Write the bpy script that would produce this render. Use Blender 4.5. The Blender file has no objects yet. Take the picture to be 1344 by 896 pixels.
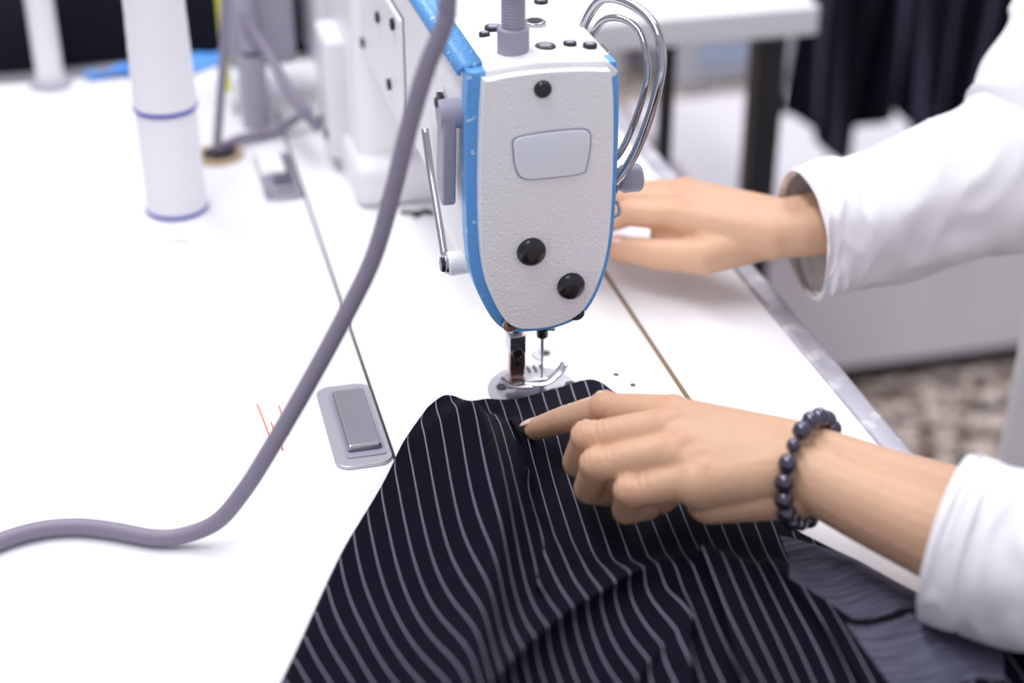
import bpy, bmesh, math, random
import numpy as np
from mathutils import Vector, Matrix, noise
random.seed(7)
V=Vector
COL=bpy.context.scene.collection

# ------------------------------------------------------------------ materials
def new_mat(name, color, rough=.5, metal=0., bump=None, var=None, sss=0., coat=0., spec=.5, trans=0., emis=None):
    m=bpy.data.materials.new(name); m.use_nodes=True
    nt=m.node_tree; b=nt.nodes['Principled BSDF']
    b.inputs['Base Color'].default_value=(*color,1); b.inputs['Roughness'].default_value=rough
    b.inputs['Metallic'].default_value=metal; b.inputs['Specular IOR Level'].default_value=spec
    b.inputs['Coat Weight'].default_value=coat; b.inputs['Transmission Weight'].default_value=trans
    if sss:
        b.inputs['Subsurface Weight'].default_value=sss
        b.inputs['Subsurface Radius'].default_value=(1,.35,.2); b.inputs['Subsurface Scale'].default_value=.003
    if emis:
        b.inputs['Emission Color'].default_value=(*emis[0],1); b.inputs['Emission Strength'].default_value=emis[1]
    tc=nt.nodes.new('ShaderNodeTexCoord')
    if var:   # (scale, color2, lo, hi)
        n=nt.nodes.new('ShaderNodeTexNoise'); n.inputs['Scale'].default_value=var[0]; n.inputs['Detail'].default_value=4
        nt.links.new(tc.outputs['Object'],n.inputs['Vector'])
        r=nt.nodes.new('ShaderNodeMapRange'); r.inputs[1].default_value=var[2]; r.inputs[2].default_value=var[3]
        nt.links.new(n.outputs['Fac'],r.inputs[0])
        mx=nt.nodes.new('ShaderNodeMix'); mx.data_type='RGBA'; mx.name='varmix'
        mx.inputs[6].default_value=(*color,1); mx.inputs[7].default_value=(*var[1],1)
        nt.links.new(r.outputs[0],mx.inputs[0]); nt.links.new(mx.outputs[2],b.inputs['Base Color'])
    if bump:  # list of (scale, distance, strength)
        prev=None
        for sc,dist,stg in bump:
            n=nt.nodes.new('ShaderNodeTexNoise'); n.inputs['Scale'].default_value=sc; n.inputs['Detail'].default_value=2
            nt.links.new(tc.outputs['Object'],n.inputs['Vector'])
            bn=nt.nodes.new('ShaderNodeBump'); bn.inputs['Distance'].default_value=dist; bn.inputs['Strength'].default_value=stg
            nt.links.new(n.outputs['Fac'],bn.inputs['Height'])
            if prev: nt.links.new(prev.outputs[0],bn.inputs['Normal'])
            prev=bn
        nt.links.new(prev.outputs[0],b.inputs['Normal'])
    return m

M={}
M['laminate']=new_mat('white_laminate',(.88,.875,.915),.38,var=(3,(.83,.825,.88),.35,.75))
M['bed']=new_mat('bed_enamel',(.89,.89,.92),.32,bump=[(500,.0002,.15)])
M['paint']=new_mat('hammered_white_paint',(.87,.872,.905),.28,bump=[(560,.0015,.45)])
M['smoothwhite']=new_mat('smooth_white_paint',(.80,.80,.84),.35)
M['blue']=new_mat('blue_paint',(.12,.37,.78),.35,bump=[(420,.0012,.4)],var=(210,(.55,.72,.92),.64,.70))
M['lav']=new_mat('lavender_grey_plastic',(.34,.325,.42),.45)
M['cable']=new_mat('grey_cable_rubber',(.235,.21,.285),.5)
M['dark']=new_mat('black_plastic',(.012,.012,.018),.28)
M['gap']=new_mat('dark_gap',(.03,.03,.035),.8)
M['softgap']=new_mat('grey_gap',(.22,.22,.26),.8)
M['brown']=new_mat('brown_gap',(.22,.15,.08),.7)
M['chrome']=new_mat('polished_chrome',(.45,.45,.49),.10,1.)
M['steel']=new_mat('brushed_steel',(.46,.45,.50),.25,1.,bump=[(300,.0002,.2)])
M['plate']=new_mat('satin_plate',(.58,.58,.63),.32,.85)
M['bronze']=new_mat('bronze_steel',(.40,.28,.24),.3,1.)
M['panel']=new_mat('translucent_window',(.78,.82,.90),.22,coat=.4)
M['alu']=new_mat('aluminium_edge',(.42,.41,.48),.42,.35,var=(60,(.68,.67,.72),.5,.7))
M['nail']=new_mat('fingernail',(.80,.52,.45),.22,coat=.5)
M['shirt']=new_mat('white_cotton',(.82,.81,.855),.85,bump=[(900,.0003,.3)],spec=.2)
M['hair']=new_mat('black_hair',(.02,.016,.014),.4)
M['trous']=new_mat('dark_trousers',(.05,.05,.07),.85)
M['bead']=new_mat('hematite_bead',(.085,.075,.12),.10,.8,coat=.6)
M['thread']=new_mat('white_thread',(.84,.84,.88),.8,bump=[(600,.0006,.6)])
M['bluethread']=new_mat('blue_thread',(.03,.05,.45),.7)
M['blackcloth']=new_mat('black_cloth',(.006,.006,.012),.9,spec=.12,bump=[(60,.003,.4)])
M['bluecloth']=new_mat('blue_cloth',(.08,.30,.80),.7)
M['palebluep']=new_mat('pale_blue_plastic',(.42,.52,.72),.4)
M['grey']=new_mat('grey_box',(.40,.39,.47),.5)
M['yellow']=new_mat('yellow_label',(.85,.85,.05),.5)
M['wood']=new_mat('raw_wood_hole',(.42,.30,.20),.8)
M['blackmetal']=new_mat('black_metal',(.012,.012,.018),.4)
M['tabletop2']=new_mat('pale_tabletop',(.80,.80,.86),.5)
M['clear']=new_mat('frosted_box',(.56,.58,.66),.35)
M['wall']=new_mat('wall_paint',(.75,.75,.80),.9)
M['cab']=new_mat('white_cabinet_paint',(.80,.77,.85),.5)
M['red']=new_mat('red_pencil',(.85,.2,.15),.8)
M['led']=new_mat('led',(1,1,1),.5,emis=((1,.97,.92),6.))

def skin_mat():
    m=new_mat('skin',(.60,.375,.245),.46,sss=.12,bump=[(240,.0009,.38),(900,.0003,.45)],var=(24,(.66,.40,.27),.35,.75),spec=.4)
    nt=m.node_tree; b=nt.nodes['Principled BSDF']
    at=nt.nodes.new('ShaderNodeAttribute'); at.attribute_name='flush'
    mx=nt.nodes.new('ShaderNodeMix'); mx.data_type='RGBA'; mx.inputs[7].default_value=(.60,.27,.18,1)
    nt.links.new(nt.nodes['varmix'].outputs[2],mx.inputs[6]); nt.links.new(at.outputs['Fac'],mx.inputs[0])
    nt.links.new(mx.outputs[2],b.inputs['Base Color'])
    return m
M['skin']=skin_mat()

def terrazzo():
    m=bpy.data.materials.new('terrazzo'); m.use_nodes=True; nt=m.node_tree; b=nt.nodes['Principled BSDF']
    tc=nt.nodes.new('ShaderNodeTexCoord')
    v=nt.nodes.new('ShaderNodeTexVoronoi'); v.inputs['Scale'].default_value=58
    nt.links.new(tc.outputs['Object'],v.inputs['Vector'])
    sep=nt.nodes.new('ShaderNodeSeparateColor'); nt.links.new(v.outputs['Color'],sep.inputs[0])
    cr=nt.nodes.new('ShaderNodeValToRGB'); cr.color_ramp.interpolation='CONSTANT'
    e=cr.color_ramp.elements; e[0].position=0; e[0].color=(.05,.03,.025,1); e[1].position=.9; e[1].color=(.88,.78,.72,1)
    for p,c in((.24,(.36,.27,.22,1)),(.4,(.57,.47,.41,1)),(.62,(.68,.59,.54,1)),(.8,(.18,.13,.13,1))):
        x=e.new(p); x.color=c
    nt.links.new(sep.outputs[0],cr.inputs[0]); nt.links.new(cr.outputs[0],b.inputs['Base Color'])
    b.inputs['Roughness'].default_value=.4
    return m
M['terrazzo']=terrazzo()

def pinstripe():
    m=bpy.data.materials.new('pinstripe_wool'); m.use_nodes=True; nt=m.node_tree; b=nt.nodes['Principled BSDF']
    L=nt.links; N=nt.nodes
    uv=N.new('ShaderNodeUVMap'); uv.uv_map='cloth'
    sp=N.new('ShaderNodeSeparateXYZ'); L.new(uv.outputs[0],sp.inputs[0])
    def math_(op,a,bv=None,c=None):
        n=N.new('ShaderNodeMath'); n.operation=op
        for i,x in enumerate((a,bv,c)):
            if x is None: continue
            if isinstance(x,(int,float)): n.inputs[i].default_value=x
            else: L.new(x,n.inputs[i])
        return n.outputs[0]
    q=math_('DIVIDE',sp.outputs[0],.0090)
    fr=math_('FRACT',q)
    d=math_('ABSOLUTE',math_('SUBTRACT',fr,.5))
    line=math_('LESS_THAN',d,.034)
    dash=math_('FRACT',math_('DIVIDE',sp.outputs[1],.0016))
    dm=math_('MULTIPLY_ADD',math_('LESS_THAN',dash,.7),.4,.6)
    fac=math_('MULTIPLY',line,dm)
    nz=N.new('ShaderNodeTexNoise'); nz.inputs['Scale'].default_value=900; L.new(uv.outputs[0],nz.inputs['Vector'])
    base=N.new('ShaderNodeMix'); base.data_type='RGBA'; base.inputs[6].default_value=(.0015,.0015,.005,1); base.inputs[7].default_value=(.005,.005,.014,1)
    L.new(nz.outputs['Fac'],base.inputs[0])
    mx=N.new('ShaderNodeMix'); mx.data_type='RGBA'; mx.inputs[7].default_value=(.25,.25,.34,1)
    L.new(base.outputs[2],mx.inputs[6]); L.new(fac,mx.inputs[0]); L.new(mx.outputs[2],b.inputs['Base Color'])
    b.inputs['Roughness'].default_value=.8; b.inputs['Specular IOR Level'].default_value=.07
    return m
M['pin']=pinstripe()
def denim():
    m=bpy.data.materials.new('grey_lining'); m.use_nodes=True; nt=m.node_tree; b=nt.nodes['Principled BSDF']
    L=nt.links; N=nt.nodes
    uv=N.new('ShaderNodeUVMap'); uv.uv_map='cloth'
    mp=N.new('ShaderNodeMapping'); mp.inputs['Scale'].default_value=(30,900,1); mp.inputs['Rotation'].default_value=(0,0,.12); L.new(uv.outputs[0],mp.inputs[0])
    nz=N.new('ShaderNodeTexNoise'); nz.inputs['Scale'].default_value=1; nz.inputs['Detail'].default_value=3; L.new(mp.outputs[0],nz.inputs['Vector'])
    rp=N.new('ShaderNodeMapRange'); rp.inputs[1].default_value=.3; rp.inputs[2].default_value=.7; L.new(nz.outputs['Fac'],rp.inputs[0])
    mx=N.new('ShaderNodeMix'); mx.data_type='RGBA'; mx.inputs[6].default_value=(.035,.035,.06,1); mx.inputs[7].default_value=(.15,.15,.22,1)
    L.new(rp.outputs[0],mx.inputs[0]); L.new(mx.outputs[2],b.inputs['Base Color']); b.inputs['Roughness'].default_value=.85; b.inputs['Specular IOR Level'].default_value=.12
    return m
M['denim']=denim()

# ------------------------------------------------------------------ geometry helpers
def empty(name):
    o=bpy.data.objects.new(name,None); o.empty_display_size=.05; COL.objects.link(o); return o
def add(name,me,mat,parent=None,smooth=True):
    if mat is not None: me.materials.append(M[mat] if isinstance(mat,str) else mat)
    o=bpy.data.objects.new(name,me); COL.objects.link(o)
    if parent: o.parent=parent
    if smooth:
        for p in me.polygons: p.use_smooth=True
    return o
def mod_bevel(o,w,seg=3,ang=35):
    b=o.modifiers.new('bevel','BEVEL'); b.width=w; b.segments=seg; b.limit_method='ANGLE'; b.angle_limit=math.radians(ang)
    b.harden_normals=False
    wn=o.modifiers.new('wn','WEIGHTED_NORMAL'); wn.keep_sharp=True
def from_bm(bm,name):
    bmesh.ops.recalc_face_normals(bm,faces=bm.faces[:]); me=bpy.data.meshes.new(name); bm.to_mesh(me); bm.free(); return me
def box(name,x0,x1,y0,y1,z0,z1,mat,bev=.002,parent=None,seg=3):
    bm=bmesh.new(); bmesh.ops.create_cube(bm,size=1)
    for v in bm.verts:
        v.co=V(((x0+x1)/2+v.co.x*(x1-x0),(y0+y1)/2+v.co.y*(y1-y0),(z0+z1)/2+v.co.z*(z1-z0)))
    o=add(name,from_bm(bm,name),mat,parent,smooth=bev>0)
    if bev: mod_bevel(o,bev,seg)
    return o
def lathe(name,p0,p1,prof,mat,parent=None,seg=32,bev=0):
    p0=V(p0);p1=V(p1);ax=(p1-p0);n=ax.normalized()
    a=n.orthogonal().normalized(); b=n.cross(a)
    bm=bmesh.new(); rings=[]
    for t,r in prof:
        c=p0+ax*t
        rings.append([bm.verts.new(c+(a*math.cos(k*2*math.pi/seg)+b*math.sin(k*2*math.pi/seg))*r) for k in range(seg)])
    for i in range(len(rings)-1):
        for k in range(seg):
            bm.faces.new((rings[i][k],rings[i][(k+1)%seg],rings[i+1][(k+1)%seg],rings[i+1][k]))
    bm.faces.new(rings[0][::-1]); bm.faces.new(rings[-1])
    o=add(name,from_bm(bm,name),mat,parent)
    mod_bevel(o,bev if bev else .0003,2,40)
    return o
def cyl(name,p0,p1,r,mat,parent=None,seg=32,bev=.0006,r2=None):
    return lathe(name,p0,p1,[(0,r),(1,r if r2 is None else r2)],mat,parent,seg,bev)
def cr(pts,n=8,closed=False):
    pts=[V(p) for p in pts]; out=[]
    L=len(pts); rng=range(L if closed else L-1)
    for i in rng:
        if closed: a,b,c,d=pts[(i-1)%L],pts[i],pts[(i+1)%L],pts[(i+2)%L]
        else:
            b,c=pts[i],pts[i+1]; a=pts[i-1] if i>0 else b*2-c; d=pts[i+2] if i+2<L else c*2-b
        for k in range(n):
            t=k/n
            out.append(.5*((2*b)+(c-a)*t+(2*a-5*b+4*c-d)*t*t+(3*b-a-3*c+d)*t**3))
    if not closed: out.append(pts[-1].copy())
    return out
def sweep(name,pts,rad,mat,parent=None,seg=16,n=8,closed=False,caps=True,fn=None,up=(0,0,1),solid=0):
    P=cr(pts,n,closed)
    if isinstance(rad,(int,float)): R=[V((rad,rad,0))]*len(P)
    else: R=cr([V((r[0],r[1],0)) if not isinstance(r,(int,float)) else V((r,r,0)) for r in rad],n,closed)
    bm=bmesh.new(); rings=[]; N=len(P)
    T=[]
    for i in range(N):
        if closed: t=P[(i+1)%N]-P[i-1]
        else: t=P[min(i+1,N-1)]-P[max(i-1,0)]
        T.append(t.normalized())
    s=T[0].cross(V(up)); s=s.normalized() if s.length>1e-4 else T[0].orthogonal().normalized()
    for i in range(N):
        s=(s-T[i]*s.dot(T[i])).normalized(); w=s.cross(T[i]).normalized()
        ring=[]
        for k in range(seg):
            a=2*math.pi*k/seg; m=fn(i/(N-1),a) if fn else 1.
            ring.append(bm.verts.new(P[i]+(s*math.cos(a)*R[i].x+w*math.sin(a)*R[i].y)*m))
        rings.append(ring)
    for i in range(N if closed else N-1):
        A=rings[i];B=rings[(i+1)%N]
        for k in range(seg): bm.faces.new((A[k],A[(k+1)%seg],B[(k+1)%seg],B[k]))
    if caps and not closed: bm.faces.new(rings[0][::-1]); bm.faces.new(rings[-1])
    o=add(name,from_bm(bm,name),mat,parent)
    if solid:
        so=o.modifiers.new('s','SOLIDIFY'); so.thickness=solid; so.offset=-1
    return o
def prism(name,outline,y0,y1,mat,bev=.002,parent=None,seg=4,sub=4,axis='y'):
    pts=cr([V((a,0,b)) for a,b in outline],sub,True) if sub else [V((a,0,b)) for a,b in outline]
    bm=bmesh.new()
    def mk(p,y):
        if axis=='y': return bm.verts.new((p.x,y,p.z))
        if axis=='z': return bm.verts.new((p.x,p.z,y))
        return bm.verts.new((y,p.x,p.z))
    A=[mk(p,y0) for p in pts]; B=[mk(p,y1) for p in pts]; n=len(pts)
    bm.faces.new(A);bm.faces.new(B[::-1])
    for i in range(n): bm.faces.new((A[i],B[i],B[(i+1)%n],A[(i+1)%n]))
    o=add(name,from_bm(bm,name),mat,parent)
    if bev: mod_bevel(o,bev,seg,50)
    return o
def rrect(cx,cz,hw,hh,r,n=6):
    out=[]
    for sx,sz,a0 in((1,1,0),(-1,1,90),(-1,-1,180),(1,-1,270)):
        for k in range(n+1):
            a=math.radians(a0+90*k/n); out.append((cx+sx*(hw-r)+r*math.cos(a),cz+sz*(hh-r)+r*math.sin(a)))
    return out
def ellipsoid(name,c,sx,sy,sz,mat,parent=None,rot=None,seg=24):
    bm=bmesh.new(); bmesh.ops.create_uvsphere(bm,u_segments=seg,v_segments=seg//2+2,radius=1)
    Mx=(rot if rot else Matrix.Identity(3))
    for v in bm.verts: v.co=V(c)+Mx@V((v.co.x*sx,v.co.y*sy,v.co.z*sz))
    return add(name,from_bm(bm,name),mat,parent)
def blob(name,caps,voxel,smooth,mat,parent=None,post=None):
    bm=bmesh.new()
    for p0,r0,p1,r1 in caps:
        t=bmesh.new()
        for p,r in((p0,r0),(p1,r1)):
            bmesh.ops.create_icosphere(t,subdivisions=3,radius=r,matrix=Matrix.Translation(V(p)))
        res=bmesh.ops.convex_hull(t,input=t.verts[:])
        bmesh.ops.delete(t,geom=[g for g in res['geom_interior'] if isinstance(g,bmesh.types.BMVert)],context='VERTS')
        loose=[v for v in t.verts if not v.link_faces]; bmesh.ops.delete(t,geom=loose,context='VERTS')
        me=bpy.data.meshes.new('t'); t.to_mesh(me); t.free(); bm.from_mesh(me); bpy.data.meshes.remove(me)
    me=bpy.data.meshes.new('t'); bm.to_mesh(me); bm.free()
    o=bpy.data.objects.new('tmp',me); COL.objects.link(o)
    r=o.modifiers.new('r','REMESH'); r.mode='VOXEL'; r.voxel_size=voxel
    s=o.modifiers.new('s','SMOOTH'); s.factor=.5; s.iterations=smooth
    dg=bpy.context.evaluated_depsgraph_get(); dg.update()
    me2=bpy.data.meshes.new_from_object(o.evaluated_get(dg)); bpy.data.objects.remove(o)
    me2.materials.clear()
    if post: post(me2)
    return add(name,me2,mat,parent)
def mm(*p): return V((p[0]/1000,p[1]/1000,p[2]/1000))

# ------------------------------------------------------------------ room
box('floor',-3.5,4.5,-1.5,6.0,-.85,-.75,'terrazzo',0)
box('wall_back',-3.5,4.5,6.0,6.1,-.75,2.0,'wall',0)
box('wall_left',-3.6,-3.5,-1.5,6.0,-.75,2.0,'wall',0)
box('wall_right',4.5,4.6,-1.5,6.0,-.75,2.0,'wall',0)

# ------------------------------------------------------------------ sewing table
tb=empty('sewing_table')
box('table_top',-.22,.382,.25,1.385,-.032,0,'laminate',.002,tb)
box('edge_strip',.3805,.3975,.25,1.385,-.034,.0012,'alu',.004,tb)
for i,(x,y) in enumerate(((-.15,.33),(.30,.33),(-.15,1.30),(.30,1.30))):
    box('leg_%d'%(i+1),x-.02,x+.02,y-.02,y+.02,-.75,-.032,'smoothwhite',.003,tb)
box('foot_rail_1',-.2,.35,.31,.35,-.75,-.70,'smoothwhite',.003,tb)
box('foot_rail_2',-.2,.35,1.28,1.32,-.75,-.70,'smoothwhite',.003,tb)
lathe('cable_hole',(.061,1.179,.0),(.061,1.179,.0012),[(0,.021),(1,.021)],'wood',tb)
cyl('cable_hole_dark',(.063,1.181,.001),(.063,1.181,.0019),.013,'gap',tb)
sweep('pencil_mark_1',[(.0505,.802,.0002),(.0520,.785,.0002),(.0535,.765,.0002)],.0005,'red',tb,6)
sweep('pencil_mark_2',[(.0625,.797,.0002),(.0640,.766,.0002)],.0005,'red',tb,6)
sweep('pencil_mark_3',[(.0560,.780,.0002),(.0590,.750,.0002)],.0005,'red',tb,6)
sweep('scuff',[(.012,1.034,.0003),(.028,1.030,.0003)],.0009,'grey',tb,6)

# ------------------------------------------------------------------ sewing machine
sm=empty('sewing_machine')
box('bed',.118,.2935,.700,1.26,-.03,.0009,'bed',.0008,sm)
box('bed_gap_rear',.1165,.1182,.70,1.26,-.001,.0006,'gap',0,sm)
box('bed_gap_front',.2935,.2960,.70,1.26,-.001,.0011,'brown',0,sm)
def hinge(n,x0,x1,y0,y1):
    prism('hinge_plate_%d'%n,rrect((x0+x1)/2,(y0+y1)/2,(x1-x0)/2,(y1-y0)/2,.008),0,.002,'plate',.0006,sm,2,0,'z')
    prism('hinge_frame_%d'%n,rrect((x0+x1)/2+.002,(y0+y1)/2,(x1-x0)/2-.0045,(y1-y0)/2-.008,.002),.0015,.0026,'lav',.0003,sm,2,0,'z')
    box('hinge_block_%d'%n,x0+.0078,x1-.004,y0+.013,y1-.012,.002,.0065,'steel',.0028,sm)
hinge(1,.085,.1165,.722,.809)
hinge(2,.088,.1165,1.080,1.170)
box('hinge_cap_2',.089,.108,1.12,1.165,.002,.009,'laminate',.002,sm)

body=[(.167,.204),(.172,.2085),(.203,.2105),(.240,.2085),(.2465,.203),(.248,.16),(.247,.112),(.2425,.085),(.233,.0645),(.220,.057),(.202,.0555),(.185,.0595),(.1735,.078),(.1665,.104),(.1655,.15)]
face=[(.1735,.2020),(.1775,.2065),(.203,.2085),(.236,.2065),(.2415,.2010),(.2435,.159),(.2428,.114),(.2385,.089),(.2300,.070),(.2185,.0625),(.202,.0605),(.1875,.0650),(.1775,.083),(.1722,.107),(.1712,.15)]
prism('head_shell',body,.7565,.835,'paint',.003,sm)
prism('blue_band',[( (x-.2065)*1.006+.2065,(z-.135)*1.004+.135) for x,z in body],.7515,.7625,'blue',.0025,sm)
prism('face_plate',face,.7445,.756,'paint',.004,sm,5)
prism('head_top_cap',[(.176,.2020),(.2455,.2000),(.2472,.2035),(.2405,.2098),(.203,.2120),(.176,.2100)],.7508,.800,'paint',.0016,sm,3,0)
box('arm',.1640,.2470,.82,1.20,.110,.2105,'paint',.008,sm,4)
box('arm_rear_cover',.1612,.166,.912,1.165,.114,.186,'paint',.0025,sm)
box('arm_rear_cover_gap',.1634,.1645,.910,1.167,.1120,.188,'softgap',.001,sm)
box('column',.156,.262,1.065,1.215,.0,.2105,'paint',.012,sm,5)
box('column_base',.150,.268,1.048,1.230,.0,.036,'smoothwhite',.012,sm,5)
box('column_rear_block',.142,.158,1.12,1.175,.012,.105,'smoothwhite',.004,sm)
box('motor_housing',.150,.262,1.215,1.33,.03,.235,'smoothwhite',.015,sm,5)
prism('blue_top_stripe',[(.1636,.2050),(.1640,.2088),(.1665,.2114),(.1765,.2117),(.1765,.2095),(.168,.2085),(.1655,.2065),(.1655,.205)],.760,1.21,'blue',0,sm,2,0)
for i,(x,y,z) in enumerate(((.1612,1.054,.105+.02),(.1612,.951,.132),(.1612,1.123,.14),(.1612,.985,.165),(.1612,.93,.178),(.164,.805,.176),(.142,1.13,.03),(.142,1.16,.03))):
    cyl('rear_screw_%d'%(i+1),(x+.001,y,z),(x-.0022,y,z),.0038,'dark',sm,20)
w=[(.1905,.1745),(.205,.1762),(.222,.1762),(.2290,.1745),(.2302,.168),(.2285,.156),(.2255,.1515),(.205,.1508),(.1945,.1520),(.1905,.158),(.1893,.168)]
prism('window_rim',[((x-.21)*1.035+.21,(z-.1635)*1.05+.1635) for x,z in w],.7435,.7452,'lav',.0004,sm,2)
prism('window_panel',w,.7428,.7450,'panel',.0009,sm,3)
def dome(n,x,z,r):
    lathe('plug_%d'%n,(x,.7455,z),(x,.7395,z),[(0,r),(.35,r*1.0),(.6,r*.93),(.85,r*.70),(1,r*.35)],'dark',sm,32,.0002)
dome(1,.1990,.1085,.0080); dome(2,.2215,.0850,.0078)
lathe('face_screw',(.2045,.7455,.1998),(.2045,.7420,.1998),[(0,.0048),(.6,.0046),(1,.0036)],'dark',sm)
cyl('face_screw_socket',(.2045,.7425,.1998),(.2045,.7412,.1998),.0016,'gap',sm,6)
for i,(x,z) in enumerate(((.1885,.0640),(.2265,.0660))):
    cyl('band_screw_%d'%(i+1),(x,.757,z),(x,.7475,z-.001),.0046,'steel',sm,24); cyl('band_screw_slot_%d'%(i+1),(x,.748,z),(x,.7468,z-.001),.0022,'dark',sm,6)
T=.2112
cyl('pressure_screw_base',(.196,.772,T-.002),(.196,.772,T+.013),.0088,'lav',sm,8,.001)
pr=[]
for i in range(40):
    pr.append((i/40,.0066 if i%2 else .0058))
lathe('pressure_screw_thread',(.196,.772,T+.012),(.196,.772,T+.045),pr+[(1,.006)],'lav',sm,24)
cyl('pressure_screw_knob',(.196,.772,T+.036),(.196,.772,T+.062),.0098,'lav',sm,24,.0015)
for i,(x,y,r) in enumerate(((.219,.815,.0062),(.195,.812,.0048),(.214,.775,.0056),(.228,.777,.0036),(.2375,.772,.0038),(.188,.803,.003),(.232,.85,.004))):
    lathe('oil_cap_%d'%(i+1),(x,y,T-.002),(x,y,T+.0010),[(0,r),(.8,r),(1,r*.9)],'steel' if i==0 else 'dark',sm)
    cyl('oil_cap_hole_%d'%(i+1),(x,y,T+.0006),(x,y,T+.0014),r*.68,'dark' if i==0 else 'lav',sm,6)
cyl('lifter_hub',(.170,.765,.183),(.1540,.765,.183),.0078,'lav',sm,32,.001)
lev=[(.7590,.187),(.7700,.188),(.7735,.180),(.7765,.160),(.7790,.146),(.7770,.136),(.7700,.131),(.7640,.132),(.7625,.142),(.7600,.160),(.7575,.178)]
prism('lifter_lever',lev,.1550,.1625,'lav',.0015,sm,3,4,'x')
cyl('lifter_screw',(.156,.768,.1885),(.153,.768,.1885),.0028,'dark',sm,16)
sweep('lifter_rod',[(.160,.833,.148),(.160,.820,.128),(.1595,.800,.110),(.159,.780,.092)],.0022,'steel',sm,8)
cyl('lifter_boss',(.176,.772,.0925),(.1585,.772,.0925),.0068,'paint',sm,32,.0012)
cyl('lifter_boss_screw',(.1592,.772,.0925),(.1548,.772,.0925),.0044,'dark',sm,6,.0004)
cyl('lifter_boss_washer',(.1588,.772,.0925),(.1568,.772,.0925),.0056,'steel',sm,24,.0004)
sweep('takeup_guard_outer',[(.241,.812,.196),(.245,.812,.206),(.250,.808,.219),(.255,.800,.2265),(.264,.787,.2265),(.270,.769,.222),(.272,.757,.210),(.271,.756,.192),(.266,.760,.166),(.259,.762,.147),(.251,.763,.136),(.245,.768,.133)],.0026,'chrome',sm,14)
sweep('takeup_guard_inner',[(.243,.806,.190),(.248,.803,.205),(.253,.797,.2155),(.260,.787,.2185),(.2655,.775,.215),(.2668,.764,.203),(.2660,.762,.190),(.261,.766,.166),(.254,.767,.150),(.246,.772,.140)],.0019,'chrome',sm,12)
box('takeup_lever',.2475,.2505,.775,.790,.150,.205,'chrome',.001,sm)
cyl('guard_bracket',(.243,.800,.197),(.250,.800,.197),.0055,'steel',sm)
TZ=.1335
cyl('tension_stud',(.244,.770,TZ),(.268,.770,TZ),.0026,'chrome',sm)
cyl('tension_disc_1',(.2490,.770,TZ),(.2505,.770,TZ),.0088,'chrome',sm)
cyl('tension_disc_2',(.2515,.770,TZ),(.2530,.770,TZ),.0088,'chrome',sm)
lathe('tension_knob',(.255,.770,TZ),(.268,.770,TZ),[(0,.0060),(.2,.0078),(.9,.0078),(1,.0066)],'lav',sm,20)
sweep('tension_hook',[(.248,.775,.121),(.255,.770,.119),(.255,.768,.113),(.249,.768,.110)],.0011,'chrome',sm,10)
NX,NY=.2155,.780
cyl('needle_bar_sleeve',(NX,NY,.062),(NX,NY,.0475),.0042,'steel',sm)
cyl('needle_bar',(NX,NY,.05),(NX,NY,.0345),.0034,'dark',sm)
cyl('needle_clamp',(NX,NY,.0445),(NX,NY,.0395),.0045,'dark',sm)
cyl('needle_clamp_screw',(NX,NY,.0405),(NX+.007,NY-.003,.0405),.0017,'chrome',sm,16)
lathe('needle',(NX,NY,.036),(NX,NY,.002),[(0,.0011),(.3,.0011),(.33,.0007),(.92,.0006),(1,.0001)],'steel',sm,12)
PX=.1995
cyl('presser_bar_sleeve',(PX,NY,.064),(PX,NY,.051),.0056,'steel',sm)
cyl('presser_bar',(PX,NY,.052),(PX,NY,.034),.0042,'steel',sm)
box('presser_holder_top',PX-.0048,PX+.0048,NY-.006,NY+.005,.028,.040,'steel',.0008,sm)
cyl('presser_holder_screw',(PX-.001,NY-.006,.0305),(PX-.001,NY-.0095,.0305),.0032,'dark',sm,20)
prism('presser_shank',[(PX-.0042,.031),(PX+.0048,.031),(PX+.0052,.020),(PX+.0040,.012),(PX+.0055,.007),(PX-.0035,.007),(PX-.0045,.018)],NY-.004,NY+.002,'bronze',.0006,sm,2,0)
cyl('shank_slot',(PX+.0002,NY-.0035,.021),(PX+.0002,NY-.0046,.021),.0022,'dark',sm,16)
box('presser_foot',PX+.0005,PX+.019,NY-.0045,NY+.0045,.0065,.0085,'steel',.0008,sm)
box('foot_toe_1',PX-.0065,PX+.003,NY-.006,NY+.0005,.005,.0085,'steel',.001,sm)
sweep('foot_toe_2',[(PX+.003,NY-.005,.008),(PX+.015,NY-.006,.0065),(PX+.025,NY-.001,.0085),(PX+.031,NY+.003,.013)],[(.0032,.0010)]*4,'chrome',sm,10)
sweep('foot_guard',[(PX-.010,NY-.004,.013),(PX-.004,NY-.009,.009),(PX+.008,NY-.010,.0075)],[(.0016,.0008)]*3,'steel',sm,10)
lathe('needle_plate',(.2115,.778,.0),(.2115,.778,.0020),[(0,.0285),(.7,.0285),(1,.0278)],'plate',sm,64)
lathe('needle_plate_groove',(.2115,.778,.0015),(.2115,.778,.0022),[(0,.0232),(1,.0232)],'steel',sm,64)
cyl('plate_screw_1',(.192,.783,.002),(.192,.783,.0028),.0034,'dark',sm); cyl('plate_screw_2',(.232,.776,.002),(.232,.776,.0028),.0034,'dark',sm)
for i in range(4): box('feed_slot_%d'%(i+1),NX-.008+.004*i,NX-.0065+.004*i,.788,.802,.0018,.0026,'gap',0,sm)
lathe('bed_cap',(.227,.815,.0008),(.227,.815,.0022),[(0,.0085),(.7,.0085),(1,.0075)],'plate',sm,32)
cyl('bed_cap_slot',(.227,.815,.002),(.227,.815,.0026),.0032,'dark',sm,16)
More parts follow.
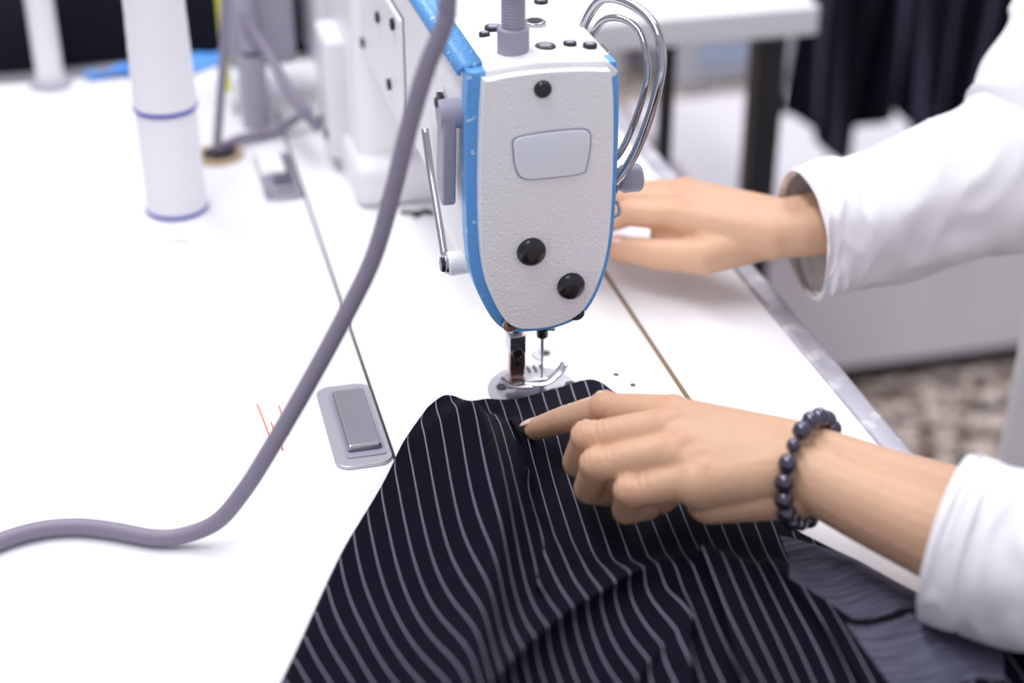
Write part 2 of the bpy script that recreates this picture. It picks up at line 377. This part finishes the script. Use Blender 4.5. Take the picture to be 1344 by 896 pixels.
for i,(x,y) in enumerate(((.262,.782),(.268,.768),(.172,.768),(.166,.775))): cyl('bed_screw_%d'%(i+1),(x,y,.0005),(x,y,.0016),.0018,'dark',sm,16)
cyl('led_lamp',(.232,.79,.0645),(.232,.79,.0575),.004,'led',sm)

ss=empty('safety_pins')
sweep('pin_1',[(.180,1.038,.002),(.190,1.034,.002),(.200,1.036,.002)],.0016,'dark',ss,8)
sweep('pin_2',[(.188,1.028,.002),(.196,1.033,.003),(.203,1.030,.002)],.0018,'dark',ss,8)

# ------------------------------------------------------------------ foreground cable
cab=[mm(172,700,900),mm(160,690,600),mm(149,672,380),mm(141,670,281),mm(139,670,264),mm(130,670,243),mm(121,670,215),mm(113,670,186),mm(102,670,152),mm(86,670,121),mm(66,670,86),mm(44,670,50),mm(31,671,30),mm(17,672,14),mm(0,675,6.5),mm(-15,679,5),mm(-34,690,5),mm(-52,698,5),mm(-71,700,5),mm(-90,695,5),mm(-112,683,5),mm(-150,660,5),mm(-200,640,5)]
sweep('power_cable',cab,.0043,'cable',None,16,8)

# ------------------------------------------------------------------ thread spools
sp=empty('thread_spool')
def spool(n,z,hgt,r0,r1):
    c=(.024,1.088)
    pr=[(0,r0*.9),(.02,r0)]+[(.02+.96*i/24,(r0+(r1-r0)*i/24)*(1+.004*((i*7)%3-1))) for i in range(1,25)]+[(1,r1*.9)]
    lathe('yarn_%d'%n,(*c,z),(*c,z+hgt),pr,'thread',sp,48)
    lathe('blue_ring_%d'%n,(*c,z+.0005),(*c,z+.0035),[(0,r0*.97),(.3,r0*1.025),(.7,r0*1.025),(1,r0*.98)],'bluethread',sp,48)
spool(1,.0,.078,.0218,.0212); spool(2,.078,.135,.0222,.0195)
cyl('tube_core',(.024,1.088,.2),(.024,1.088,.225),.008,'grey',sp)
ts=empty('thread_stand')
cyl('stand_pole',(-.064,1.372,0),(-.064,1.372,.55),.0118,'smoothwhite',ts)
lathe('stand_foot',(-.064,1.372,0),(-.064,1.372,.006),[(0,.018),(.6,.018),(1,.014)],'grey',ts)

cb=empty('motor_control_box')
box('box_body',.082,.138,1.26,1.36,.04,.20,'grey',.006,cb)
cyl('connector',(.098,1.235,.06),(.098,1.235,.0005),.011,'grey',cb); cyl('connector_neck',(.098,1.235,.06),(.098,1.26,.10),.009,'lav',cb)
sweep('cable_1',[(.10,1.25,.19),(.085,1.22,.15),(.075,1.20,.08),(.066,1.187,.03),(.061,1.180,.003)],.0036,'cable',cb,10)
sweep('cable_2',[(.095,1.24,.09),(.108,1.19,.075),(.122,1.15,.05),(.138,1.14,.03)],.0042,'cable',cb,10)
sweep('cable_3',[(.061,1.181,.004),(.080,1.195,.006),(.11,1.205,.006),(.14,1.21,.02)],.0036,'cable',cb,10)
box('yellow_label',.078,.0822,1.262,1.29,.02,.12,'yellow',.001,cb)

def heap(name,x0,x1,y0,y1,hgt,mat,seed,base=0.0):
    bm=bmesh.new(); nx,ny=60,40; g=[]
    for j in range(ny):
        row=[]
        for i in range(nx):
            s,t=i/(nx-1),j/(ny-1)
            e=min(1,min(s,1-s)*7)*min(1,min(t,1-t)*6); e=math.sqrt(max(e,0))
            z=base+.002+e*hgt*(.65+.5*noise.noise(V((s*5+seed,t*4,seed))) +.15*noise.noise(V((s*16,t*13,seed))))
            x=x0+(x1-x0)*s+.02*noise.noise(V((t*4,seed,s))); y=y0+(y1-y0)*t+.03*noise.noise(V((s*5,seed+3,t)))
            row.append(bm.verts.new((x,y,max(z,base+.001))))
        g.append(row)
    for j in range(ny-1):
        for i in range(nx-1): bm.faces.new((g[j][i],g[j][i+1],g[j+1][i+1],g[j+1][i]))
    return add(name,from_bm(bm,name),mat)

t2=empty('work_table')
box('table_top',-.75,.672,1.415,2.15,-.03,0,'tabletop2',.003,t2)
for i,(x,y) in enumerate(((.635,1.45),(.635,2.10),(-.7,1.45),(-.7,2.10))):
    box('leg_%d'%(i+1),x-.015,x+.015,y-.015,y+.015,-.75,-.03,'blackmetal',.002,t2)
box('side_rail',.62,.65,1.45,2.10,-.70,-.67,'blackmetal',.002,t2)
box('centre_leg',.517,.530,1.43,1.445,-.75,-.03,'blackmetal',.001,t2)
heap('folded_black_fabric',-.66,.22,1.412,1.95,.13,'blackcloth',3.1)
heap('folded_blue_fabric',-.03,.13,1.372,1.400,.008,'bluecloth',8.2)

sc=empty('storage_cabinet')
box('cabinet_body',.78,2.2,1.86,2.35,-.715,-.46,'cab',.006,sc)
box('shadow_line_plinth',.80,2.18,1.875,2.33,-.75,-.715,'gap',0,sc)  # near-black strip paints in the shadow line under the cabinet
bx=empty('storage_box')
box('crate_body',.70,1.05,3.15,3.5,-.75,-.60,'clear',.02,bx); box('crate_lid',.685,1.065,3.135,3.515,-.60,-.575,'palebluep',.01,bx)
bx2=empty('storage_box')
box('crate_body',1.12,1.55,3.1,3.5,-.75,-.50,'clear',.02,bx2); box('crate_lid',1.105,1.565,3.085,3.515,-.50,-.47,'clear',.01,bx2); box('crate_label',1.2,1.32,3.09,3.102,-.70,-.60,'palebluep',.002,bx2)

def garment(name,x0,x1,y,z0,z1,seed,parent):
    bm=bmesh.new(); nx,nz=70,24; g=[]
    for j in range(nz):
        row=[]
        for i in range(nx):
            s,t=i/(nx-1),j/(nz-1)
            yy=y+.018*math.sin(s*24+seed)*(.4+t)+.02*noise.noise(V((s*6,t*2,seed)))
            z=z1+(z0+.03*math.sin(s*9+seed)-z1)*t
            row.append(bm.verts.new((x0+(x1-x0)*s+.01*math.sin(t*3+seed),yy,z)))
        g.append(row)
    for j in range(nz-1):
        for i in range(nx-1): bm.faces.new((g[j][i],g[j][i+1],g[j+1][i+1],g[j+1][i]))
    o=add(name,from_bm(bm,name),'pinbg',parent); so=o.modifiers.new('s','SOLIDIFY'); so.thickness=.004
    return o
mb=bpy.data.materials.new('dark_pinstripe_garment'); mb.use_nodes=True
nt=mb.node_tree; tc=nt.nodes.new('ShaderNodeTexCoord'); wv=nt.nodes.new('ShaderNodeTexWave'); wv.inputs['Scale'].default_value=9; wv.inputs['Distortion'].default_value=.4
nt.links.new(tc.outputs['Object'],wv.inputs['Vector'])
crr=nt.nodes.new('ShaderNodeValToRGB'); crr.color_ramp.elements[0].position=.75; crr.color_ramp.elements[0].color=(.007,.007,.015,1); crr.color_ramp.elements[1].color=(.085,.085,.14,1)
nt.links.new(wv.outputs['Fac'],crr.inputs[0]); nt.links.new(crr.outputs[0],nt.nodes['Principled BSDF'].inputs['Base Color'])
nt.nodes['Principled BSDF'].inputs['Roughness'].default_value=.9; nt.nodes['Principled BSDF'].inputs['Specular IOR Level'].default_value=.12
M['pinbg']=mb
gk=empty('garment_rack')
garment('trousers_1',.83,1.02,1.80,-.31,.10,1.,gk); garment('trousers_2',1.0,1.45,1.82,-.37,.10,4.,gk)
cyl('rail',(.78,1.815,.105),(1.55,1.815,.105),.012,'blackmetal',gk)
cyl('post_1',(.79,1.815,.105),(.79,1.815,-.75),.011,'blackmetal',gk); cyl('post_2',(1.54,1.815,.105),(1.54,1.815,-.75),.011,'blackmetal',gk)

# ------------------------------------------------------------------ pinstripe fabric
def lerp(a,b,t): return a+(b-a)*t
def sm_(a,b,x):
    t=max(0,min(1,(x-a)/(b-a))); return t*t*(3-2*t)
top=[(.130,.738),(.145,.748),(.160,.752),(.178,.762),(.198,.766),(.220,.772),(.243,.776),(.253,.762)]
left=[(.130,.738),(.116,.716),(.104,.694),(.076,.647),(.035,.56),(-.005,.48),(-.06,.36)]
right=[(.253,.762),(.268,.72),(.286,.665),(.300,.618),(.318,.586),(.341,.545),(.370,.503),(.387,.45),(.387,.36)]
def resample(c,n):
    p=cr([V((a,b,0)) for a,b in c],24); d=[0]
    for i in range(1,len(p)): d.append(d[-1]+(p[i]-p[i-1]).length)
    out=[];k=0
    for i in range(n):
        t=d[-1]*i/(n-1)
        while k<len(d)-2 and d[k+1]<t: k+=1
        out.append(p[k].lerp(p[k+1],(t-d[k])/(d[k+1]-d[k]+1e-12)))
    return out
NS,NT=420,440
Tc=resample(top,NS);Lc=resample(left,NT);Rc=resample(right,NT)
Bc=[V((lerp(-.06,.387,i/(NS-1)),.36+.006*math.sin(i*.05),0)) for i in range(NS)]
RG=[
 ([(.143,.740),(.147,.700),(.142,.640),(.124,.580),(.092,.500),(.05,.40)],.020,.030,.010,(.012,.0)),
 ([(.190,.738),(.190,.710),(.190,.670),(.182,.620),(.166,.580)],.009,.012,.002,(-.008,.0)),
 ([(.240,.608),(.214,.594),(.178,.574),(.140,.545),(.100,.505)],.011,.018,.0018,(-.002,-.016)),
 ([(.214,.560),(.196,.535),(.165,.500),(.130,.460)],.010,.010,.0015,(.003,-.010)),
 ([(.254,.600),(.252,.550),(.240,.490),(.225,.40)],.012,.018,.002,(-.013,-.002)),
 ([(.279,.600),(.286,.550),(.288,.500),(.290,.42)],.007,.009,.0015,(-.007,0)),
 ([(.220,.575),(.205,.530),(.190,.470),(.18,.38)],.011,.011,.002,(.009,-.004)),
 ([(.306,.585),(.318,.545),(.328,.500),(.345,.43)],.012,.006,.003,(0,0)),
 ([(.172,.738),(.170,.705),(.172,.67)],.005,.006,.002,(.004,0)),
 ([(.215,.735),(.222,.705),(.226,.69)],.005,.004,.002,(.002,0)),
 ([(.10,.66),(.085,.60),(.055,.53)],.012,.004,.004,(0,0)),
]
def seg_dist(x,y,pl):
    best=9;tt=0;n=len(pl)-1
    for i in range(n):
        ax,ay=pl[i];bx_,by=pl[i+1];dx,dy=bx_-ax,by-ay
        t=((x-ax)*dx+(y-ay)*dy)/(dx*dx+dy*dy); t=max(0,min(1,t))
        d=math.hypot(x-ax-dx*t,y-ay-dy*t)
        if d<best: best=d;tt=(i+t)/n
    return best,tt
RG=[([tuple(p)[:2] for p in cr([V((a,b,0)) for a,b in pl],4)],w_,H,e_,ln) for pl,w_,H,e_,ln in RG]
def hfun(x,y):
    h=0;lx=ly=0
    q=math.hypot((x-.228)/.050,(y-.650)/.058); q2=math.hypot((x-.300)/.045,(y-.610)/.032)
    sup=sm_(.75,1.2,q)*sm_(.6,1.3,q2)*.94+.06
    qf=math.hypot((x-.212)/.034,(y-.785)/.045); sup2=sm_(.45,1.25,qf)*.94+.06
    for k_,(pl,w_,H,e_,ln) in enumerate(RG):
        d,t=seg_dist(x,y,pl)
        if d>w_*5: continue
        e=math.exp(-(math.sqrt(d*d+e_*e_)-e_)/w_)*(1-sm_(w_*3.5,w_*5,d))
        f=(sm_(-.05,.15,t)*.8+.2) if k_ else .75+.25*sm_(0,.15,t)
        hh=H*e*f*(1+.12*math.sin(t*9+H*400))
        h=math.sqrt(h*h+hh*hh)
        k=(e**1.5)*f; lx+=ln[0]*k; ly+=ln[1]*k
    h+=.0018*(1+noise.noise(V((x*22+y*8,y*10,2.3))))
    s=min(sup,sup2)
    return .0015+h*s,lx*s,ly*s
H=np.zeros((NT,NS));LX=np.zeros((NT,NS));LY=np.zeros((NT,NS));CX=np.zeros((NT,NS));CY=np.zeros((NT,NS))
for j in range(NT):
    t=j/(NT-1)
    for i in range(NS):
        s=i/(NS-1)
        c=Lc[j]*(1-s)+Rc[j]*s+Tc[i]*(1-t)+Bc[i]*t-(Tc[0]*(1-s)*(1-t)+Tc[-1]*s*(1-t)+Bc[0]*(1-s)*t+Bc[-1]*s*t)
        h,lx,ly=hfun(c.x,c.y)
        eg=sm_(0,.05,1-s)*sm_(0,.02,s)*.7+.3
        H[j,i]=.0015+h*eg;LX[j,i]=lx;LY[j,i]=ly;CX[j,i]=c.x;CY[j,i]=c.y
def blur(A,r,ax,it=2):
    for _ in range(it):
        pad=[(0,0),(0,0)];pad[ax]=(r,r)
        B=np.pad(A,pad,mode='edge'); cs=np.cumsum(np.insert(B,0,0,axis=ax),axis=ax)
        n=2*r+1
        A=(np.take(cs,range(n,cs.shape[ax]),axis=ax)-np.take(cs,range(0,cs.shape[ax]-n),axis=ax))/n
    return A
H=blur(blur(H,1,0,1),1,1,1)
PXx=CX+LX;PYy=CY+LY
dx=np.diff(PXx,axis=1);dz=np.diff(H,axis=1)
seg=np.sqrt(dx*dx+dz*dz)
mid=NS//2
cum=np.concatenate([np.zeros((NT,1)),np.cumsum(seg,axis=1)],axis=1); cum=cum-cum[:,mid:mid+1]
U=CX[:,mid:mid+1]+cum
E=U-CX; E=blur(blur(E,42,0,3),12,1,2)
def smn(a,b,x):
    t=np.clip((x-a)/(b-a),0,1); return t*t*(3-2*t)
WL=(1-smn(.02,.22,CX))*(1-smn(.48,.78,CY))
U=CX+.6*LX+.5*E+.26*WL*(CY-.63)-.10*(CY-.65)
me=bpy.data.meshes.new('pinstripe_fabric')
verts=np.stack([PXx,PYy,H],axis=2).reshape(-1,3).tolist(); faces=[]
for j in range(NT-1):
    for i in range(NS-1):
        a=j*NS+i; faces.append((a,a+NS,a+NS+1,a+1))
me.from_pydata(verts,[],faces)
uvl=me.uv_layers.new(name='cloth')
li=np.zeros(len(me.loops),dtype=np.int32); me.loops.foreach_get('vertex_index',li)
uvflat=np.stack([U.reshape(-1)[li],CY.reshape(-1)[li]],axis=1).astype(np.float32).reshape(-1)
uvl.data.foreach_set('uv',uvflat)
patches=[[(.293,.606),(.322,.584),(.345,.533),(.318,.528),(.299,.531),(.285,.560)],[(.294,.5262),(.318,.5232),(.345,.5285),(.362,.505),(.345,.475),(.296,.480)]]
seam=[(.297,.532),(.318,.529),(.346,.534),(.348,.528),(.318,.5225),(.294,.5255)]
def inside(x,y,pg):
    c=False;n=len(pg)
    for i in range(n):
        x1,y1=pg[i];x2,y2=pg[(i+1)%n]
        if (y1>y)!=(y2>y) and x<(x2-x1)*(y-y1)/(y2-y1)+x1: c=not c
    return c
fab=add('pinstripe_fabric',me,'pin'); me.materials.append(M['denim']); me.materials.append(M['blackcloth'])
for p in me.polygons:
    j,i=divmod(p.vertices[0],NS); x_,y_=CX[j,i],CY[j,i]
    if x_>.28:
        if any(inside(x_,y_,pg) for pg in patches): p.material_index=1
        elif inside(x_,y_,seam): p.material_index=2
so=fab.modifiers.new('s','SOLIDIFY'); so.thickness=.0007; so.offset=-1

# ------------------------------------------------------------------ seamstress
se=empty('seamstress')
def chain(pts,rs):
    rs=[r/1000 for r in rs]
    return [(mm(*pts[i]),rs[i],mm(*pts[i+1]),rs[i+1]) for i in range(len(pts)-1)]
def flush_fn(knuckles,wr_lines):
    K=[(mm(*k[:3]),k[3]/1000) for k in knuckles]
    def f(me):
        at=me.attributes.new('flush','FLOAT','POINT'); vals=[]
        for v in me.vertices:
            s=0
            for c,r in K:
                d=(v.co-c).length
                if d<r*2: s=max(s,math.exp(-(d/r)**2*1.2))
            vals.append(min(1,s*.45))
        at.data.foreach_set('value',vals)
        nrm=[v.normal.copy() for v in me.vertices]
        for c,axis,r in wr_lines:
            c=mm(*c); axis=V(axis).normalized()
            for i,v in enumerate(me.vertices):
                d=v.co-c; L=d.length
                if L<r:
                    if nrm[i].z<0.05: continue
                    t=d.dot(axis); fall=(1-(L/r))**.6*min(1,nrm[i].z*2)
                    v.co-=nrm[i]*(.00070*(.5+.5*math.cos(t*2*math.pi/.0036)))*fall
    return f
def webs(K,W,r0,r1,dz0,dz1,back):
    out=[]
    for a,b in zip(K[:-1],K[1:]):
        for f in (.33,.67):
            m=[a[i]*(1-f)+b[i]*f for i in range(3)]
            w_=W(m)
            d=V(w_)-V(m); d.normalize()
            out+=chain([w_,(m[0]+d.x*back,m[1]+d.y*back,m[2]+dz1)],[r0,r1])
    return out
lh=[]
I=[(243,642,61),(219,667,53),(203,687,37),(191,704,22)]
Mi=[(237,627,63),(203,645,51),(201,657,29),(217,661,19)]
Ri=[(236,610,60),(202,626,47),(201,637,26),(218,641,17)]
Pi=[(241,594,54),(213,607,42),(214,615,26),(228,622,20)]
lh+=chain(I,[10.2,8.6,7.4,6.2]); lh+=chain(Mi,[10.3,8.9,8.0,7.0]); lh+=chain(Ri,[10.0,8.6,7.7,6.8]); lh+=chain(Pi,[9.4,7.9,7.2,6.2])
lh+=chain([(290,614,42),(266,634,34),(249,636,25),(237,628,20)],[15,11.5,9.5,8.0])
KN=((243,642,58.5),(237,627,60),(236,610,57.5),(241,594,51.5))
WL_=lambda m:(296,602+(m[1]-615)*.42,50)
for m in KN: lh+=chain([WL_(m),m],[15.5,12.0])
lh+=webs(KN,WL_,15.5,12.0,0,0,4)
for a,b in zip(KN[:-1],KN[1:]): lh+=chain([(a[0]+3,a[1],a[2]-2),(b[0]+3,b[1],b[2]-2)],[12,12])
for m in KN: lh+=chain([(m[0]+3,m[1],m[2]+4.5),(m[0]-4,m[1]+2,m[2]+3)],[8.6,7.6])
for m in KN[:3]: lh+=chain([(280,606+(m[1]-615)*.45,60.5),(m[0]+2,m[1],m[2]+9)],[3.6,4.2])
for a in (I,Mi,Ri,Pi):
    p=a[1]; lh+=chain([(p[0]-.8,p[1],p[2]+1.6),(p[0],p[1],p[2])],[8.8 if a is not Pi else 8.1,8])
lh+=chain([(292,614,44),(256,636,46)],[14,11]); lh+=chain([(292,588,42),(250,596,39)],[13.5,12])
lh+=chain([(285,603,42),(248,616,43)],[14,13])
for sgn in(-1,1):
    ox,oy=.74*sgn,.67*sgn
    lh+=chain([(290+8.5*ox,606+8.5*oy,50),(303+8*ox,594+8*oy,50),(322+9*ox,571+9*oy,47.5),(350+11*ox,541+11*oy,44.5),(385+12*ox,508+12*oy,45)],[16,16,18.5,22,24])
lh+=chain([(299,588,56),(305,583,57)],[9.5,9.5])
fl=[(*p[1],11) for p in (I,Mi,Ri,Pi)]+[(191,704,20,11),(203,687,38,7)]+[(m[0],m[1],m[2]+10,7) for m in KN]+[(237,628,17,14)]
wl=[((219,667,61),(-.7,.7,-.2),.012),((203,645,59),(-.8,.4,-.6),.012),((202,626,55),(-.8,.4,-.6),.012),((213,607,50),(-.8,.4,-.6),.011),((203,687,43),(-.6,.7,-.4),.009)]
blob('left_hand',lh,.00115,5,'skin',se,flush_fn(fl,wl))
rh=[]
I=[(339,882,51),(308,906,46),(288,921,32),(272,930,18)];Mi=[(342,899,52),(307,926,47),(285,943,31),(269,951,17)]
Ri=[(347,917,50),(314,944,44),(294,957,28),(279,964,15)];Pi=[(355,933,44),(329,954,37),(314,965,25),(302,972,14)]
rh+=chain(I,[10.3,8.9,7.9,6.6]);rh+=chain(Mi,[10.5,8.8,7.7,6.5]);rh+=chain(Ri,[10.2,8.4,7.4,6.2]);rh+=chain(Pi,[9.3,7.6,6.8,5.8])
rh+=chain([(376,854,42),(343,855,34.5),(318,877,29),(300,897,25)],[14,11.8,10.2,8.4])
KN=((339,882,49),(342,899,50),(347,917,48),(355,933,42))
WR_=lambda m:(388+(m[1]-905)*.12,853+(m[1]-905)*.42,50)
for m in KN: rh+=chain([WR_(m),m],[15.5,11.8])
rh+=webs(KN,WR_,15.5,11.8,0,0,4)
for m in KN: rh+=chain([(m[0]+3,m[1],m[2]+4),(m[0]-4,m[1]+2,m[2]+2.5)],[8.6,7.6])
for m in KN[:3]: rh+=chain([(372+(m[1]-905)*.12,862+(m[1]-905)*.45,60),(m[0]+2,m[1],m[2]+8)],[3.6,4.2])
rh+=chain([(385,850,44),(350,866,43)],[14,11]); rh+=chain([(390,872,42),(360,925,38)],[13,11])
rh+=chain([(345,872,38),(325,893,34)],[9,6])
for sgn in(-1,1):
    ox,oy=-.15*sgn,.98*sgn
    rh+=chain([(385+8*ox,853+9*oy,50),(400+9*ox,846+9*oy,53),(425+9*ox,842+9*oy,56),(470+10*ox,843+10*oy,62)],[15.5,15.5,17,21])
fl=[(*p[1],11) for p in (I,Mi,Ri,Pi)]+[(300,897,25,13)]+[(m[0],m[1],m[2]+9,8) for m in KN]
wl=[((308,906,53),(-.8,.6,0),.011),((318,877,38),(-.6,.8,0),.011)]
blob('right_hand',rh,.0013,5,'skin',se,flush_fn(fl,wl))
def nail(name,dip,tip,L,W,lift,back=.0):
    d=(mm(*tip)-mm(*dip)).normalized(); up=V((0,0,1)); n=(up-d*up.dot(d)).normalized(); s=d.cross(n)
    R=Matrix((d,s,n)).transposed(); ellipsoid(name,mm(*tip)+n*lift+d*back,L,W,.0016,'nail',se,R)
nail('left_index_nail',(203,687,37),(191,704,22),.0066,.0050,.0048,.0020)
nail('right_thumb_nail',(318,877,29),(300,897,25),.0070,.0058,.0071,.001)

def wr(seed,amp,fr=7):
    def f(t,a):
        x,y=math.cos(a),math.sin(a)
        v=noise.noise(V((x*1.1+seed,y*1.1,t*fr)))*amp
        n2=noise.noise(V((x*1.3+seed+t*4,y*1.3-t*3,t*fr*2.0)))
        v+=max(0,.42-abs(n2))*amp*1.3
        k=sm_(0,.06,t)
        return 1+v*(.25+.75*k)
    return f
ls=[mm(343,532,45),mm(350,525,45),mm(372,504,46),mm(410,468,52),mm(470,430,64),mm(540,470,130),mm(600,560,220),mm(655,650,310)]
lr=[(.0395,.0385),(.040,.039),(.041,.040),(.044,.043),(.052,.05),(.056,.056),(.062,.062),(.070,.070)]
sweep('left_sleeve',ls,lr,'shirt',se,96,22,False,False,wr(1.,.11),(0,0,1),.0012)
sweep('left_cuff_hem',[mm(342.5,532.5,45),mm(349,526,45),mm(353.5,521.5,45)],[(.0412,.0402),(.0418,.0408),(.0412,.0402)],'shirt',se,96,6,False,False,None,(0,0,1),.0016)
rs_=[mm(402,840,50),mm(412,840,51),mm(445,842,54),mm(500,846,63),mm(565,852,78),mm(625,885,140),mm(655,930,230),mm(675,965,310)]
rr=[(.041,.041),(.041,.041),(.041,.039),(.045,.043),(.056,.056),(.062,.062),(.066,.066),(.072,.072)]
sweep('right_sleeve',rs_,rr,'shirt',se,96,22,False,False,wr(5.,.13),(0,0,1),.0012)
tor=[]
for sgn in(-1,1):
    tor+=chain([(700,800+45*sgn,-230),(692,800+55*sgn,-60),(684,800+70*sgn,100),(680,800+90*sgn,240),(680,800+130*sgn,315)],[105,92,98,88,60])
tor+=chain([(684,800,0),(675,800,250),(660,800,350)],[95,85,55])
blob('shirt_torso',tor,.008,6,'shirt',se)
hd=chain([(650,800,330),(625,800,440)],[52,48])+chain([(610,800,500),(590,800,470)],[78,62])+chain([(625,800,530),(605,800,500)],[85,75])+chain([(575,800,425),(600,800,450)],[32,45])+chain([(515,800,478),(528,800,505)],[11,8])
hd+=chain([(605,722,480),(612,720,500)],[12,14])+chain([(605,878,480),(612,880,500)],[12,14])+chain([(532,782,448),(532,818,448)],[10,10])
blob('head',hd,.004,5,'skin',se)
blob('hair',chain([(645,800,545),(640,800,510)],[98,100])+chain([(690,800,500),(720,800,470)],[60,45])+chain([(610,800,590),(650,800,570)],[55,70]),.006,4,'hair',se)
for sgn in(-1,1):
    ellipsoid('eye_%d'%(1 if sgn<0 else 2),mm(531,800+31*sgn,500),.010,.013,.007,'dark',se)
leg=[]
for sgn in(-1,1):
    leg+=chain([(720,800+50*sgn,-290),(560,800+70*sgn,-335),(330,800+90*sgn,-335)],[88,72,55])
    leg+=chain([(330,800+90*sgn,-335),(330,800+95*sgn,-660)],[52,38])
    leg+=chain([(335,800+95*sgn,-705),(250,800+98*sgn,-715)],[42,32])
blob('trousers_and_shoes',leg,.008,5,'trous',se)
st_=empty('stool')
lathe('seat',(.73,.80,-.425),(.73,.80,-.392),[(0,.16),(.2,.17),(.8,.17),(1,.16)],'dark',st_,48)
for i in range(4):
    a=math.radians(45+90*i); cyl('leg_%d'%(i+1),(.73+.12*math.cos(a),.80+.12*math.sin(a),-.425),(.73+.19*math.cos(a),.80+.19*math.sin(a),-.75),.012,'steel',st_)

# bracelet
br=empty('beaded_bracelet')
C=mm(301,595,48.5); n=V((.665,-.72,.17)).normalized()
e1=V((.735,.68,0)); e1=(e1-n*e1.dot(n)).normalized(); e2=n.cross(e1).normalized()
nb=18
for i in range(nb):
    a=2*math.pi*i/nb
    r=.0049 if i%6 else .0038
    c=C+e1*math.cos(a)*.0300+e2*math.sin(a)*.0250
    ellipsoid('bead_%d'%(i+1),c,r,r,r,'bead',br,None,20)
sweep('elastic',[C+e1*math.cos(2*math.pi*i/24)*.0300+e2*math.sin(2*math.pi*i/24)*.0250 for i in range(24)],.0006,'dark',br,6,2,True)

for o in COL.objects:
    if o.parent is None: o.location.z+=.75

# ------------------------------------------------------------------ lights, world, camera
def area(name,loc,sx,sy,power,color,rot=(0,0,0)):
    l=bpy.data.lights.new(name,'AREA'); l.shape='RECTANGLE'; l.size=sx; l.size_y=sy; l.energy=power; l.color=color
    o=bpy.data.objects.new(name,l); o.location=loc; o.rotation_euler=rot; COL.objects.link(o); return o
area('ceiling_light',(-.3,1.2,2.7),.4,2.4,38,(1,.99,.985))
area('ceiling_light',(1.1,2.2,2.7),.4,2.4,30,(1,.99,.985))
pl=bpy.data.lights.new('needle_led','POINT'); pl.energy=.11; pl.shadow_soft_size=.006; pl.color=(1,.96,.9)
po=bpy.data.objects.new('needle_led',pl); po.location=(.232,.79,.75+.048); COL.objects.link(po)
wd=bpy.data.worlds.new('World'); bpy.context.scene.world=wd; wd.use_nodes=True
bg=wd.node_tree.nodes['Background']; bg.inputs[0].default_value=(.93,.92,1,1); bg.inputs[1].default_value=.67
sc_=bpy.context.scene
try:
    sc_.view_settings.view_transform='Standard'; sc_.view_settings.look='None'
except Exception: pass
cam=bpy.data.cameras.new('camera'); cam.sensor_width=36; cam.lens=2100/1344*36; cam.clip_start=.01
cam.dof.use_dof=True; cam.dof.focus_distance=.875; cam.dof.aperture_fstop=3.3
co=bpy.data.objects.new('camera',cam); co.location=(0,0,.489+.75); co.rotation_euler=(math.radians(60.5),0,math.radians(-14.2)); COL.objects.link(co)
sc_.camera=co
